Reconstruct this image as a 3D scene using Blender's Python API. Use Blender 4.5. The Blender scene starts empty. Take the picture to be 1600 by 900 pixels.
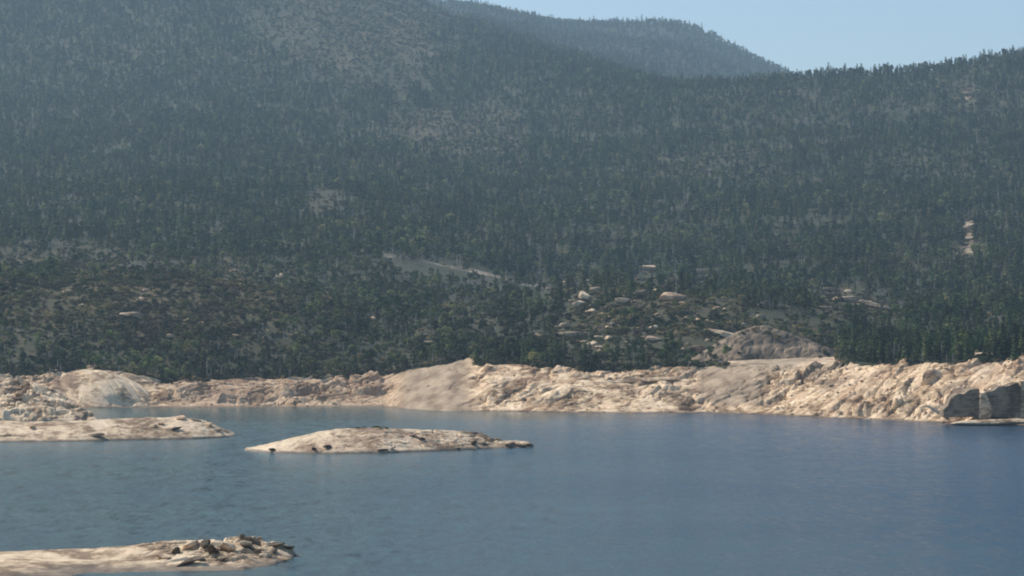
import bpy, bmesh, math, random
import numpy as np

# ------------------------------------------------------------------ camera
F = 4116.0            # focal length in pixels of the 1600 px wide photograph
CAM_H = 45.0          # metres above the water
HORIZON = 500.0       # row of the true horizon
scene = bpy.context.scene
COL = scene.collection
cam_data = bpy.data.cameras.new('camera')
cam_data.sensor_width = 36.0
cam_data.lens = 36.0 * F / 1600.0
cam_data.shift_y = (HORIZON - 450.0) / 1600.0
cam_data.clip_start = 1.0
cam_data.clip_end = 60000.0
cam = bpy.data.objects.new('camera', cam_data)
cam.location = (0, 0, CAM_H)
cam.rotation_euler = (math.radians(90), 0, 0)
COL.objects.link(cam)
scene.camera = cam

# ------------------------------------------------------------------ sky, sun, exposure
SUN_EL, SUN_AZ = math.radians(47), math.radians(-62)     # azimuth from +Y (the view), negative = to the left
world = bpy.data.worlds.new('World')
scene.world = world
world.use_nodes = True
wn = world.node_tree.nodes
sky = wn.new('ShaderNodeTexSky')
sky.sky_type = 'NISHITA'
sky.sun_disc = False
sky.sun_elevation = SUN_EL
sky.sun_rotation = SUN_AZ
sky.altitude = 600
sky.air_density = 1.0
sky.dust_density = 1.1
sky.ozone_density = 1.5
world.node_tree.links.new(sky.outputs[0], wn['Background'].inputs[0])
wn['Background'].inputs[1].default_value = 0.15
sd = bpy.data.lights.new('sun', 'SUN')
sd.energy = 5.0
sd.angle = math.radians(0.53)
sd.color = (1.0, 0.90, 0.77)
sun = bpy.data.objects.new('sun', sd)
dx, dy, dz = math.sin(SUN_AZ) * math.cos(SUN_EL), math.cos(SUN_AZ) * math.cos(SUN_EL), math.sin(SUN_EL)
from mathutils import Vector
sun.rotation_euler = Vector((dx, dy, dz)).to_track_quat('Z', 'Y').to_euler()
sun.location = (-500, 500, 900)
COL.objects.link(sun)
scene.view_settings.view_transform = 'Standard'
scene.view_settings.look = 'None'
scene.view_settings.exposure = 0.05
scene.view_settings.gamma = 1.0
scene.render.engine = 'CYCLES'
scene.cycles.use_denoising = True
scene.cycles.max_bounces = 5
scene.cycles.volume_bounces = 0
scene.cycles.transparent_max_bounces = 8
scene.cycles.filter_width = 1.9

rng = np.random.default_rng(7)
random.seed(7)

# ------------------------------------------------------------------ noise
def _h(ix, iy, seed):
    v = (ix.astype(np.int64) * 374761393 + iy.astype(np.int64) * 668265263 + seed * 1442695041) & 0xffffffff
    v = ((v ^ (v >> 13)) * 1274126177) & 0xffffffff
    v = (v ^ (v >> 16)) & 0xffffffff
    return v.astype(np.float64) / 4294967295.0

def vnoise(x, y, seed=0):
    x = np.asarray(x, float); y = np.asarray(y, float)
    ix = np.floor(x); iy = np.floor(y)
    fx = x - ix; fy = y - iy
    fx = fx * fx * fx * (fx * (fx * 6 - 15) + 10); fy = fy * fy * fy * (fy * (fy * 6 - 15) + 10)
    a = _h(ix, iy, seed); b = _h(ix + 1, iy, seed); c = _h(ix, iy + 1, seed); d = _h(ix + 1, iy + 1, seed)
    return (a * (1 - fx) + b * fx) * (1 - fy) + (c * (1 - fx) + d * fx) * fy * 1.0

def fbm(x, y, octaves=4, seed=0, gain=0.5):
    t = 0; amp = 1; s = 0
    for k in range(octaves):
        t = t + amp * (vnoise(x * 2 ** k + 13.7 * k, y * 2 ** k - 7.3 * k, seed + k) * 2 - 1); s += amp; amp *= gain
    return t / s

def voronoi(x, y, seed=0):
    ix = np.floor(x); iy = np.floor(y)
    d1 = np.full(np.shape(x), 9.0); d2 = d1.copy(); cid = np.zeros(np.shape(x)); sx = cid.copy(); sy = cid.copy()
    for i in (-1, 0, 1):
        for j in (-1, 0, 1):
            cx, cy = ix + i, iy + j
            px_ = cx + _h(cx, cy, seed); py_ = cy + _h(cx, cy, seed + 91)
            d = np.hypot(px_ - x, py_ - y)
            near = d < d1
            d2 = np.where(near, d1, np.minimum(d2, d))
            cid = np.where(near, _h(cx, cy, seed + 17), cid)
            sx = np.where(near, x - px_, sx); sy = np.where(near, y - py_, sy)
            d1 = np.where(near, d, d1)
    return d1, d2, cid, sx, sy

def sstep(a, b, x):
    t = np.clip((x - a) / (b - a), 0, 1)
    return t * t * (3 - 2 * t)

# ------------------------------------------------------------------ the lie of the land
# Heights of the land, surveyed as bearing (column) against distance.
WATER_LINE = np.array([(-900, 641), (0, 640), (120, 638), (166, 637.5), (250, 636.5), (550, 635), (600, 635), (640, 639),
    (700, 642), (800, 643), (900, 645), (1000, 645.5), (1100, 645), (1200, 648), (1300, 653), (1400, 657), (1480, 661), (1600, 664), (2000, 668), (2600, 668)], float)
BAND_TOP = np.array([(-900, 588), (0, 586), (60, 584), (84, 579), (130, 578), (200, 583), (250, 595), (320, 593), (450, 590), (600, 589), (650, 577), (700, 570),
    (733, 560), (752, 573), (800, 572), (900, 578), (1000, 578), (1100, 573), (1300, 573), (1350, 571), (1450, 567), (1550, 565), (1600, 558), (2000, 560), (2600, 560)], float)
BAND_DEPTH = np.array([(-900, 50), (66, 50), (90, 48), (250, 50), (560, 55), (640, 85), (735, 100), (760, 65), (900, 62), (1300, 66), (1600, 60), (2600, 60)], float)
def at(tab, px): return np.interp(px, tab[:, 0], tab[:, 1])
def y_water(px): return CAM_H * F / (at(WATER_LINE, px) - HORIZON)
C = [-900, -300, 0, 150, 300, 450, 600, 700, 800, 900, 1000, 1100, 1200, 1300, 1400, 1500, 1600, 1900, 2600]
KN = {
 1500: [515, 515, 515, 510, 502, 522, 552, 548, 548, 530, 512, 508, 535, 545, 550, 545, 535, 530, 530],
 1620: [440, 440, 443, 440, 443, 462, 505, 510, 500, 472, 458, 462, 478, 487, 500, 505, 495, 490, 490],
 1760: [432, 432, 430, 430, 432, 455, 490, 492, 480, 456, 450, 453, 466, 480, 490, 490, 480, 470, 470],
 1900: [436, 436, 434, 432, 434, 452, 478, 480, 470, 458, 455, 455, 464, 478, 482, 480, 470, 460, 460],
 2150: [400, 400, 400, 398, 398, 402, 401, 421, 442, 466, 470, 464, 450, 442, 440, 438, 430, 425, 425],
 3000: [285, 285, 290, 287, 285, 292, 300, 310, 318, 318, 312, 310, 310, 312, 312, 308, 300, 290, 290],
 3700: [195, 195, 205, 205, 200, 205, 215, 220, 225, 225, 220, 210, 202, 200, 198, 190, 180, 150, 150],
 4200: [140, 140, 150, 150, 145, 142, 150, 155, 152, 147, 143, 138, 124, 117, 112, 101, 83, 50, 50],
 4400: [100, 100, 110, 110, 100, 95, 100, 110, 112, 117, 128, 142, 146, 146, 142, 132, 114, 80, 80],
 5000: [-20, -20, 0, 0, -10, -10, 20, 45, 70, 92, 125, 200, 240, 260, 260, 250, 230, 190, 190],
 5800: [-130, -130, -120, -120, -110, -75, -25, 35, 68, 98, 130, 170, 230, 260, 270, 270, 260, 230, 230],
 9000: [-190, -190, -180, -170, -150, -100, -26, 8, 24, 43, 41, 56, 104, 160, 220, 240, 250, 240, 240],
 9900: [-150, -150, -140, -130, -120, -60, 20, 50, 70, 90, 95, 110, 150, 200, 250, 260, 270, 260, 260],
 11000: [100, 100, 100, 100, 120, 160, 180, 200, 210, 220, 220, 240, 260, 280, 300, 300, 300, 300, 300],
}
FAR_RIDGE = np.array([(600, -20), (680, 7), (740, 12), (800, 22), (880, 40), (950, 39), (1040, 36), (1090, 49), (1150, 77), (1200, 101), (1240, 118), (1300, 150), (1400, 220)], float)
PXG = np.arange(-900, 2601, 10.0)
YG = np.arange(1040, 11004, 4.0)
def build_table():
    ks = sorted(KN)
    T = np.zeros((len(PXG), len(YG)))
    yw = y_water(PXG); dep = at(BAND_DEPTH, PXG); pb = at(BAND_TOP, PXG)
    ridge = np.interp(PXG, FAR_RIDGE[:, 0], FAR_RIDGE[:, 1])
    kz = {}
    for k in ks:
        p = np.interp(PXG, C, KN[k])
        if k != 9000:
            p = np.convolve(np.pad(p, 6, 'edge'), np.ones(13) / 13, 'valid')
        else:
            m = (PXG >= 600) & (PXG <= 1400)
            p = np.where(m, ridge, p)
        kz[k] = CAM_H - (p - HORIZON) / F * k
    for i in range(len(PXG)):
        yb = yw[i] + dep[i]
        zb = CAM_H - (pb[i] - HORIZON) / F * yb
        ys = [yw[i] - 60, yw[i] - 6, yw[i], yb, yb + 25] + [k for k in ks if k > yb + 40]
        zs = [-6, -1.2, 0, zb, zb + 1.5] + [kz[k][i] for k in ks if k > yb + 40]
        z = np.interp(YG, ys, zs)
        sm = np.convolve(np.pad(z, 12, 'edge'), np.hanning(27)[1:-1] / np.hanning(27)[1:-1].sum(), 'valid')
        w = sstep(yb + 20, yb + 140, YG)
        T[i] = z * (1 - w) + sm * w
    return T
TAB = build_table()
def bil(T, px, Y):
    fx = np.clip((px - PXG[0]) / 10.0, 0, len(PXG) - 1.001); fy = np.clip((Y - YG[0]) / 4.0, 0, len(YG) - 1.001)
    i = fx.astype(int); j = fy.astype(int); a = fx - i; b = fy - j
    return (T[i, j] * (1 - a) + T[i + 1, j] * a) * (1 - b) + (T[i, j + 1] * (1 - a) + T[i + 1, j + 1] * a) * b
def col_of(x, y): return 800 + x / y * F
def row_of(y, z): return HORIZON + (CAM_H - z) * F / y

ROUGH = np.array([(-900, 1.), (66, 1.25), (84, .25), (235, .3), (265, 1.15), (590, 1.15), (625, .15), (720, .15), (750, .6), (880, .75), (930, .8), (1080, .7), (1100, .3), (1180, .35), (1215, 1.3), (1600, 1.5), (2600, 1.5)], float)
SLAB_WAY = 0.5
def fracture(x, y, scale=1.0, ang=SLAB_WAY, seed=3, ids=False):
    """blocks of jointed granite: tilted facets, steps between blocks and open joints, in metres"""
    ca, sa = math.cos(ang), math.sin(ang)
    wx = x + 2.2 * fbm(x / 9, y / 9, 3, seed + 40) * scale; wy = y + 2.2 * fbm(x / 9 + 50, y / 9, 3, seed + 41) * scale
    u = (wx * ca + wy * sa); v = (-wx * sa + wy * ca)
    d1, d2, cid, sx, sy = voronoi(u / (11 * scale), v / (4.6 * scale), seed)
    tilt = (cid * 7.3 % 1 - .5) * sx * 3.0 + (cid * 3.1 % 1 - .5) * sy * 2.6
    z = (cid - .45) * 2.6 + tilt - 2.3 * (1 - sstep(0, .17, d2 - d1))
    e1, e2, ci2, tx, ty = voronoi(u / (3.6 * scale) + 5, v / (2.2 * scale), seed + 7)
    z = z * .75 + (ci2 - .5) * .6 + (ci2 * 5.1 % 1 - .5) * tx * .7 - .5 * (1 - sstep(0, .16, e2 - e1))
    z = z * scale + .25 * fbm(x / 1.6, y / 1.6, 3, seed + 9)
    return (z, cid * .6 + ci2 * .4) if ids else z

def ground(x, y, detail=True):
    x = np.asarray(x, float); y = np.asarray(y, float)
    px = col_of(x, y)
    jit = 10 * fbm(x / 40, y / 40, 3, 60)
    z = bil(TAB, px + jit * sstep(1400, 1700, y), y)
    yw = y_water(px); dep = at(BAND_DEPTH, px)
    t = y - yw
    inband = sstep(-4, 6, t) * (1 - sstep(dep - 4, dep + 18, t))
    if detail:
        env = sstep(-2, 12, t + 5 * fbm(x / 14, y / 14, 2, 12))
        f = fracture(x, y, 1.45) * .72 + 2.0 * fbm(x / 24 + y / 40, y / 15, 3, 15)
        z = z + inband * env * at(ROUGH, px) * (.35 + 1.5 * sstep(.25, .7, vnoise(x / 24, y / 13 + 5, 66))) * f * 1.1 + inband * .5 * fbm(x / 12, y / 12, 3, 5)
        # long ledges and the cream mound
        mound = np.exp(-((px - 790) / 75) ** 2) * np.exp(-((t - 34) / 22) ** 2)
        z = z + 3.0 * mound * (1 + .3 * fbm(x / 7, y / 5, 3, 8))
        slab = np.exp(-((px - 165) / 70) ** 4) * np.exp(-((t - 24) / 20) ** 4)
        z = z + slab * -3.5
    hill = sstep(dep + 10, dep + 120, t)
    z = z + hill * (2.2 * fbm(x / 28, y / 28, 4, 21) + sstep(1500, 2400, y) * (13 * fbm(x / 210, y / 160, 4, 31)) * (1 - .8 * sstep(3800, 4200, y)))
    z = z + sstep(4600, 5600, y) * (1 - .7 * sstep(8000, 8900, y)) * 30 * fbm(x / 330, y / 400, 4, 35)
    return z

def first_hit(px, py, y0=1120.0, y1=9800.0):
    ys = np.arange(y0, y1, 3.0)
    x = (px - 800) / F * ys
    r = row_of(ys, ground(x, ys, False))
    k = np.nonzero(r <= py)[0]
    y = ys[k[0]] if len(k) else y1
    return (px - 800) / F * y, y

# ------------------------------------------------------------------ materials
def mat(name):
    m = bpy.data.materials.new(name); m.use_nodes = True
    nt = m.node_tree
    b = nt.nodes['Principled BSDF']
    return m, nt, b
def N(nt, t, **kw):
    n = nt.nodes.new(t)
    for k, v in kw.items():
        if k in n.inputs: n.inputs[k].default_value = v
        else: setattr(n, k, v)
    return n
def noise(nt, vec, scale, detail=4, rough=.55, dist=0):
    n = N(nt, 'ShaderNodeTexNoise', Scale=scale, Detail=detail, Roughness=rough, Distortion=dist)
    nt.links.new(vec, n.inputs['Vector']); return n.outputs['Fac']
def ramp(nt, fac, stops, interp='LINEAR'):
    r = nt.nodes.new('ShaderNodeValToRGB'); r.color_ramp.interpolation = interp
    e = r.color_ramp.elements
    while len(e) < len(stops): e.new(.5)
    for q, (p, c) in zip(e, stops):
        q.position = p; q.color = (*c, 1) if len(c) == 3 else c
    nt.links.new(fac, r.inputs[0]); return r.outputs[0]
def mix(nt, fac, a, b, mode='MIX'):
    m = nt.nodes.new('ShaderNodeMix'); m.data_type = 'RGBA'; m.blend_type = mode
    for s, v in ((m.inputs[0], fac), (m.inputs[6], a), (m.inputs[7], b)):
        if hasattr(v, 'is_linked'): nt.links.new(v, s)
        else: s.default_value = v if not isinstance(v, tuple) else (*v, 1)[:4]
    return m.outputs[2]
def math_(nt, op, a, b=0.0, c=0.0, clamp=False):
    m = nt.nodes.new('ShaderNodeMath'); m.operation = op; m.use_clamp = clamp
    for s, v in zip(m.inputs, (a, b, c)):
        if hasattr(v, 'is_linked'): nt.links.new(v, s)
        else: s.default_value = v
    return m.outputs[0]
def scaled(nt, vec, s, rot=0):
    m = nt.nodes.new('ShaderNodeMapping'); m.inputs['Scale'].default_value = s; m.inputs['Rotation'].default_value = (0, 0, rot)
    nt.links.new(vec, m.inputs[0]); return m.outputs[0]

GRANITE = [(.36, (.13, .085, .05)), (.46, (.34, .24, .15)), (.53, (.74, .575, .385)), (.63, (.92, .75, .53)), (.8, (.72, .55, .38))]  # dark stops also imitate the large brown shadow areas of the bank
def rock_colour(nt, pos, wet=True, tone=1.0):
    a = noise(nt, pos, .055, 6, .6, .6)
    b = noise(nt, scaled(nt, pos, (.5, .25, 1.5), .5), .55, 5, .65)
    f = math_(nt, 'ADD', math_(nt, 'MULTIPLY', a, .62), math_(nt, 'MULTIPLY', b, .42))
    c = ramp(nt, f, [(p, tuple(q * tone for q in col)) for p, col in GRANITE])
    pink = ramp(nt, noise(nt, pos, .03, 3), [(.46, (0, 0, 0)), (.66, (1, 1, 1))])
    c = mix(nt, math_(nt, 'MULTIPLY', pink, .2), c, (.62 * tone, .41 * tone, .31 * tone))
    # lichen and iron stains
    st = ramp(nt, noise(nt, scaled(nt, pos, (1, 1, .4)), .35, 6, .7), [(.55, (0, 0, 0)), (.68, (1, 1, 1))])
    c = mix(nt, math_(nt, 'MULTIPLY', st, .7), c, (.17 * tone, .125 * tone, .08 * tone))
    fine = noise(nt, pos, 2.6, 4, .7)
    c = mix(nt, .35, c, ramp(nt, fine, [(.3, (.35, .35, .35)), (.7, (1, 1, 1))]), 'MULTIPLY')
    if wet:
        sep = nt.nodes.new('ShaderNodeSeparateXYZ'); nt.links.new(pos, sep.inputs[0])
        z = math_(nt, 'ADD', sep.outputs[2], math_(nt, 'MULTIPLY_ADD', noise(nt, pos, .4, 3), -.9, .40))
        w = ramp(nt, z, [(0.3, (1, 1, 1)), (.85, (0, 0, 0))])
        c = mix(nt, math_(nt, 'MULTIPLY', w, .8), c, (.13, .105, .085))
    return c
def bump(nt, b, h, strength, dist):
    n = N(nt, 'ShaderNodeBump', Strength=strength, Distance=dist)
    nt.links.new(h, n.inputs['Height']); nt.links.new(n.outputs[0], b.inputs['Normal'])

def make_rock_mat(name, tone=1.0, wet=True, obj_tint=False, dark=0.0):
    m, nt, b = mat(name)
    g = nt.nodes.new('ShaderNodeNewGeometry')
    c = rock_colour(nt, g.outputs['Position'], wet, tone)
    if obj_tint:
        oi = nt.nodes.new('ShaderNodeObjectInfo')
        t = ramp(nt, oi.outputs['Random'], [(0, (.55, .47, .42)), (.3, (.95, .92, .9)), (.6, (1, 1, 1)), (.8, (1, .86, .80)), (1, (.7, .66, .62))])
        c = mix(nt, .85, c, t, 'MULTIPLY')
    nt.links.new(c, b.inputs['Base Color'])
    b.inputs['Roughness'].default_value = .85
    b.inputs['Specular IOR Level'].default_value = .25
    bump(nt, b, noise(nt, g.outputs['Position'], 1.2, 6, .7), .6, .5)
    return m
M_ROCK = make_rock_mat('scoured_granite')
M_BOULDER = make_rock_mat('boulder_granite', 1.0, True, True)
M_DARKROCK = make_rock_mat('dark_rock_with_shade', .2, True)  # dark rock; low tone also stands in for shadowed crevices of the islet
M_BROWNROCK = make_rock_mat('brown_rock_with_shade', .36, True)  # brown rock, shade of the block faces put into the darker tone
M_GREYROCK = make_rock_mat('grey_lichen_rock', .5, False)

def make_shore_mat():
    """land: bare scoured rock and sand below the old water level, soil and heath above (attribute bare)"""
    m, nt, b = mat('land')
    g = nt.nodes.new('ShaderNodeNewGeometry'); pos = g.outputs['Position']
    at_ = N(nt, 'ShaderNodeAttribute', attribute_name='bare'); sand = N(nt, 'ShaderNodeAttribute', attribute_name='sand'); heath = N(nt, 'ShaderNodeAttribute', attribute_name='heath')
    rc = rock_colour(nt, pos)
    iron = N(nt, 'ShaderNodeAttribute', attribute_name='iron')
    blk = N(nt, 'ShaderNodeAttribute', attribute_name='blk')
    rc = mix(nt, 1.0, rc, ramp(nt, blk.outputs['Fac'], [(.12, (.50, .42, .36)), (.35, (.95, .9, .85)), (.6, (1.18, 1.16, 1.13)), (.85, (.86, .77, .70))]), 'MULTIPLY')
    rc = mix(nt, math_(nt, 'MULTIPLY', iron.outputs['Fac'], .42), rc, (.34, .225, .15))
    rc = mix(nt, math_(nt, 'MULTIPLY', heath.outputs['Fac'], .9), rc, (.26, .22, .17))
    sc = ramp(nt, noise(nt, scaled(nt, pos, (1, .4, 1)), .12, 5, .6), [(.36, (.25, .18, .12)), (.5, (.38, .29, .20)), (.64, (.50, .385, .265))])
    sc = mix(nt, .25, sc, ramp(nt, noise(nt, pos, 1.4, 5, .7), [(.35, (.5, .5, .5)), (.65, (1, 1, 1))]), 'MULTIPLY')
    c = mix(nt, sand.outputs['Fac'], rc, sc)
    soil = ramp(nt, noise(nt, pos, .035, 6, .65), [(.25, (.030, .042, .026)), (.45, (.052, .062, .036)), (.6, (.085, .080, .048)), (.75, (.125, .108, .075))])
    soil = mix(nt, .5, soil, ramp(nt, noise(nt, pos, .5, 5, .7), [(.3, (.35, .35, .35)), (.7, (1, 1, 1))]), 'MULTIPLY')
    hc = ramp(nt, noise(nt, pos, .02, 6, .7), [(.3, (.036, .042, .02)), (.5, (.075, .068, .036)), (.7, (.15, .115, .072))])
    soil = mix(nt, heath.outputs['Fac'], soil, hc)
    e = math_(nt, 'ADD', at_.outputs['Fac'], math_(nt, 'MULTIPLY', math_(nt, 'SUBTRACT', noise(nt, pos, .15, 5, .7), .5), 1.1))
    fe = ramp(nt, e, [(.42, (0, 0, 0)), (.58, (1, 1, 1))])
    c = mix(nt, fe, soil, c)
    nt.links.new(c, b.inputs['Base Color'])
    b.inputs['Roughness'].default_value = .9
    b.inputs['Specular IOR Level'].default_value = .2
    bump(nt, b, noise(nt, pos, .9, 6, .7), .6, .6)
    return m
M_LAND = make_shore_mat()

def make_foliage(name, cols, bright=1.0):
    m, nt, b = mat(name)
    oi = nt.nodes.new('ShaderNodeObjectInfo'); g = nt.nodes.new('ShaderNodeNewGeometry')
    c = ramp(nt, oi.outputs['Random'], cols)
    # stands of one kind: broad patches of olive and of reddish scrub across the slopes
    big = noise(nt, g.outputs['Position'], .0065, 4, .6)
    c = mix(nt, ramp(nt, big, [(.45, (0, 0, 0)), (.62, (.75, .75, .75))]), c, mix(nt, .5, c, (.105 * bright, .092 * bright, .06 * bright)))
    gr = noise(nt, scaled(nt, g.outputs['Position'], (1, 1, 1), 1), .011, 3, .5)
    c = mix(nt, ramp(nt, gr, [(.52, (0, 0, 0)), (.68, (.6, .6, .6))]), c, mix(nt, .5, c, (.075 * bright, .11 * bright, .045 * bright)))
    c = mix(nt, 1.0, c, ramp(nt, noise(nt, g.outputs['Position'], .035, 4, .65), [(.36, (.5, .55, .55)), (.5, (1, 1, 1)), (.62, (2.3, 2.25, 1.7))]), 'MULTIPLY')
    c = mix(nt, .6, c, ramp(nt, noise(nt, g.outputs['Position'], 1.1, 3, .6), [(.3, (.4, .4, .4)), (.7, (1.25, 1.25, 1.25))]), 'MULTIPLY')
    nt.links.new(c, b.inputs['Base Color'])
    b.inputs['Roughness'].default_value = .8
    b.inputs['Specular IOR Level'].default_value = .15
    tr = nt.nodes.new('ShaderNodeBsdfTranslucent'); nt.links.new(c, tr.inputs[0])
    mx = nt.nodes.new('ShaderNodeMixShader'); mx.inputs[0].default_value = .22
    nt.links.new(b.outputs[0], mx.inputs[1]); nt.links.new(tr.outputs[0], mx.inputs[2])
    nt.links.new(mx.outputs[0], nt.nodes['Material Output'].inputs[0])
    return m
M_PINE = make_foliage('pine_needles', [(0, (.016, .036, .017)), (.35, (.031, .060, .027)), (.65, (.052, .086, .036)), (.85, (.10, .125, .055)), (1, (.15, .145, .08))])
M_GUM = make_foliage('gum_leaves', [(0, (.036, .062, .03)), (.4, (.065, .098, .043)), (.75, (.11, .14, .065)), (1, (.19, .18, .105))], 1.2)
M_SHRUB = make_foliage('shrub_leaves', [(0, (.03, .045, .022)), (.35, (.065, .078, .036)), (.65, (.12, .108, .062)), (1, (.22, .175, .12))], 1.3)
def bark(name, c0, c1):
    m, nt, b = mat(name); g = nt.nodes.new('ShaderNodeNewGeometry')
    c = ramp(nt, noise(nt, scaled(nt, g.outputs['Position'], (1, 1, .2)), 1.5, 4), [(.35, c0), (.65, c1)])
    nt.links.new(c, b.inputs['Base Color']); b.inputs['Roughness'].default_value = .9
    return m
M_BARK = bark('grey_brown_bark', (.07, .055, .042), (.16, .135, .11))
M_SNAG = bark('bleached_wood', (.26, .24, .21), (.46, .43, .39))

# ------------------------------------------------------------------ helpers
def tag(o, label=None, cat=None, group=None, kind=None):
    if label: o['label'] = label
    if cat: o['category'] = cat
    if group: o['group'] = group
    if kind: o['kind'] = kind
    return o
def mesh_obj(name, verts, faces, m, parent=None, smooth=False):
    me = bpy.data.meshes.new(name)
    me.from_pydata([tuple(v) for v in verts], [], faces)
    me.materials.append(m)
    if smooth: me.polygons.foreach_set('use_smooth', [True] * len(me.polygons))
    o = bpy.data.objects.new(name, me); COL.objects.link(o)
    if parent: o.parent = parent
    return o
def grid_obj(name, X, Y, Z, m, smooth=True, attrs=None):
    nu, nv = X.shape
    me = bpy.data.meshes.new(name)
    n = nu * nv
    me.vertices.add(n)
    me.vertices.foreach_set('co', np.stack([X, Y, Z], -1).reshape(-1).astype(np.float32))
    idx = np.arange(n).reshape(nu, nv)
    q = np.stack([idx[:-1, :-1], idx[1:, :-1], idx[1:, 1:], idx[:-1, 1:]], -1).reshape(-1, 4)
    nf = len(q)
    me.loops.add(nf * 4); me.loops.foreach_set('vertex_index', q.reshape(-1).astype(np.int32))
    me.polygons.add(nf); me.polygons.foreach_set('loop_start', (np.arange(nf) * 4).astype(np.int32))
    me.polygons.foreach_set('use_smooth', np.full(nf, smooth))
    me.update(calc_edges=True)
    for k, v in (attrs or {}).items():
        a = me.attributes.new(k, 'FLOAT', 'POINT'); a.data.foreach_set('value', v.reshape(-1).astype(np.float32))
    me.materials.append(m)
    o = bpy.data.objects.new(name, me); COL.objects.link(o)
    return o

KNOLL = [(915, 472, 24, 'pale boulder group top at the shoulder of the scrubby knoll'), (931, 458, 16, 'small grey boulder high on the shoulder of the knoll'), (1003, 466, 26, 'brightest white boulder near the top of the knoll'),
    (975, 476, 22, 'pinkish pale boulder beside the brightest one on the knoll'), (1052, 469, 28, 'long cream rock below the top of the knoll'), (905, 482, 18, 'grey cream boulder below the shoulder of the knoll'), (922, 492, 14, 'small pale stone among shrubs under the knoll shoulder'),
    (884, 515, 16, 'round white boulder low on the flank of the knoll facing the sand ramp'), (890, 530, 26, 'pale elongated rock low on the flank of the knoll'), (925, 543, 14, 'small grey boulder above the row of shore boulders'),
    (1024, 516, 16, 'round white boulder halfway down the knoll'), (1022, 534, 20, 'flat grey rock below the round white one on the knoll'), (1086, 518, 14, 'small pale boulder just left of the granite dome'), (841, 531, 14, 'white boulder standing between pines near the cream mound'),
    (902, 440, 14, 'small pale stone on the skyline end of the knoll'), (1130, 527, 30, 'bright slanting rock leading up to the granite dome'), (1118, 508, 16, 'pale boulder above the bright slanting rock by the dome'), (1193, 481, 15, 'white round boulder among trees above the granite dome'),
    (1090, 552, 24, 'rounded boulder with a light rim at the foot of the knoll'), (1095, 438, 14, 'pale stone at the far end of the knoll top'), (1013, 424, 20, 'flat dull grey ledge rock above the knoll'),
    (1297, 455, 14, 'pale boulder at the near end of the hillside ledge'), (1325, 472, 22, 'grey rock on the hillside ledge among pines'), (1288, 484, 16, 'grey boulder below the hillside ledge'),
    (1512, 362, 14, 'pink rock face high on the wooded slope near the frame edge'), (1514, 151, 14, 'tiny white rock near the top of the wooded ridge'),
    (668, 528, 12, 'small white rock over the reddish shore boulders'), (672, 540, 16, 'pale rock in a gap of the trees above the sand ramp'), (102, 462, 14, 'small pale rock in the scrub nearest the frame edge'), (222, 472, 16, 'pale round rock in the middle of the scrubby hillock'),
    (268, 530, 14, 'pale rock low on the scrubby hillock'), (370, 530, 13, 'small whitish rock low on the hillock above the inlet'), (350, 441, 12, 'small pale rock high on the scrubby hillock'), (437, 436, 14, 'pale rock where the hillock meets the forest'),
    (585, 505, 14, 'whitish rock in the trees before the valley'), (205, 497, 22, 'tan flat rock in the middle of the scrubby hillock'), (1375, 486, 34, 'long grey slanting ledge on the hillside behind the dome'), (1190, 500, 14, 'small cream stone on the crest of the granite dome'),
    (1537, 560, 30, 'pale flat rock at the forest edge over the dark rock blocks'), (1130, 570, 12, 'small pale stone at the start of the sandy bench')]
_r = random.Random(5)
for n_, x0_, x1_, y0_, y1_, lab_ in ((75, 880, 1080, 436, 555, 'small weathered grey-cream rock in the scrub of the knoll'), (14, 1080, 1180, 460, 535, 'small weathered rock in the scrub left of the dome crest'), (34, 20, 440, 415, 560, 'small weathered rock in the scrub of the hillock beyond the inlet'), (8, 1270, 1420, 455, 492, 'small weathered rock around the hillside ledge')):
    for _ in range(n_): KNOLL.append((_r.uniform(x0_, x1_), _r.uniform(y0_, y1_), _r.uniform(6, 17), lab_))
# patches thin of trees: column, row, half width, half height, trees kept, heath, bare rock
PATCHES = [
    (560, 40, 150, 85, .14, 1, .18), (640, 90, 70, 40, .5, .6, .1), (1513, 368, 9, 26, .05, .7, .8), (1505, 400, 24, 20, .35, .8, .2), (500, 318, 30, 45, .6, .5, 0), (1512, 150, 26, 16, .2, .8, .3), (1514, 151, 7, 4, 0, 0, 1),
    (1000, 498, 138, 46, .12, .9, .25), (1110, 500, 70, 50, .25, .8, .1), (220, 475, 260, 70, .22, .95, .08), (30, 415, 60, 20, .3, .9, .3), (170, 428, 60, 18, .4, .9, .3),
    (1355, 478, 62, 9, .2, .9, .5), (1300, 462, 40, 22, .4, .6, .35), (700, 205, 130, 45, .75, .7, .05), (1080, 262, 110, 30, .8, .6, .0), (1210, 540, 118, 44, .15, .7, .2), (520, 470, 45, 7, .1, .6, .5), (665, 530, 14, 26, .2, .5, .3), (735, 500, 60, 30, .6, .5, .05)]
def patch_fields(px, py):
    keep = np.ones_like(px); heath = np.zeros_like(px); bare = np.zeros_like(px)
    w = 1 + .7 * fbm(px / 30, py / 14, 4, 77)
    for cx, cy, rx, ry, k, h, b in PATCHES:
        d = np.hypot((px - cx) / rx, (py - cy) / ry) * w
        f = 1 - sstep(.45, 1.35, d)
        keep *= 1 - f * (1 - k); heath = np.maximum(heath, f * h); bare = np.maximum(bare, f * b)
    # the cut of the track across the valley side
    ty = np.interp(px, TRACK[:, 0], TRACK[:, 1])
    for bx, by, bs, _ in KNOLL:
        near_ = (((px - bx) / (bs * .62)) ** 2 + ((py - by - 12) / 13.0) ** 2 < 1) & (py > by + 1)
        keep = np.where(near_, .04, keep); heath = np.where(near_, np.maximum(heath, .4), heath)
    f = (px > 595) & (px < 870) & (py > ty - 6) & (py < ty + 27)
    keep = np.where(f, .12, keep)
    return keep, heath, bare
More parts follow.
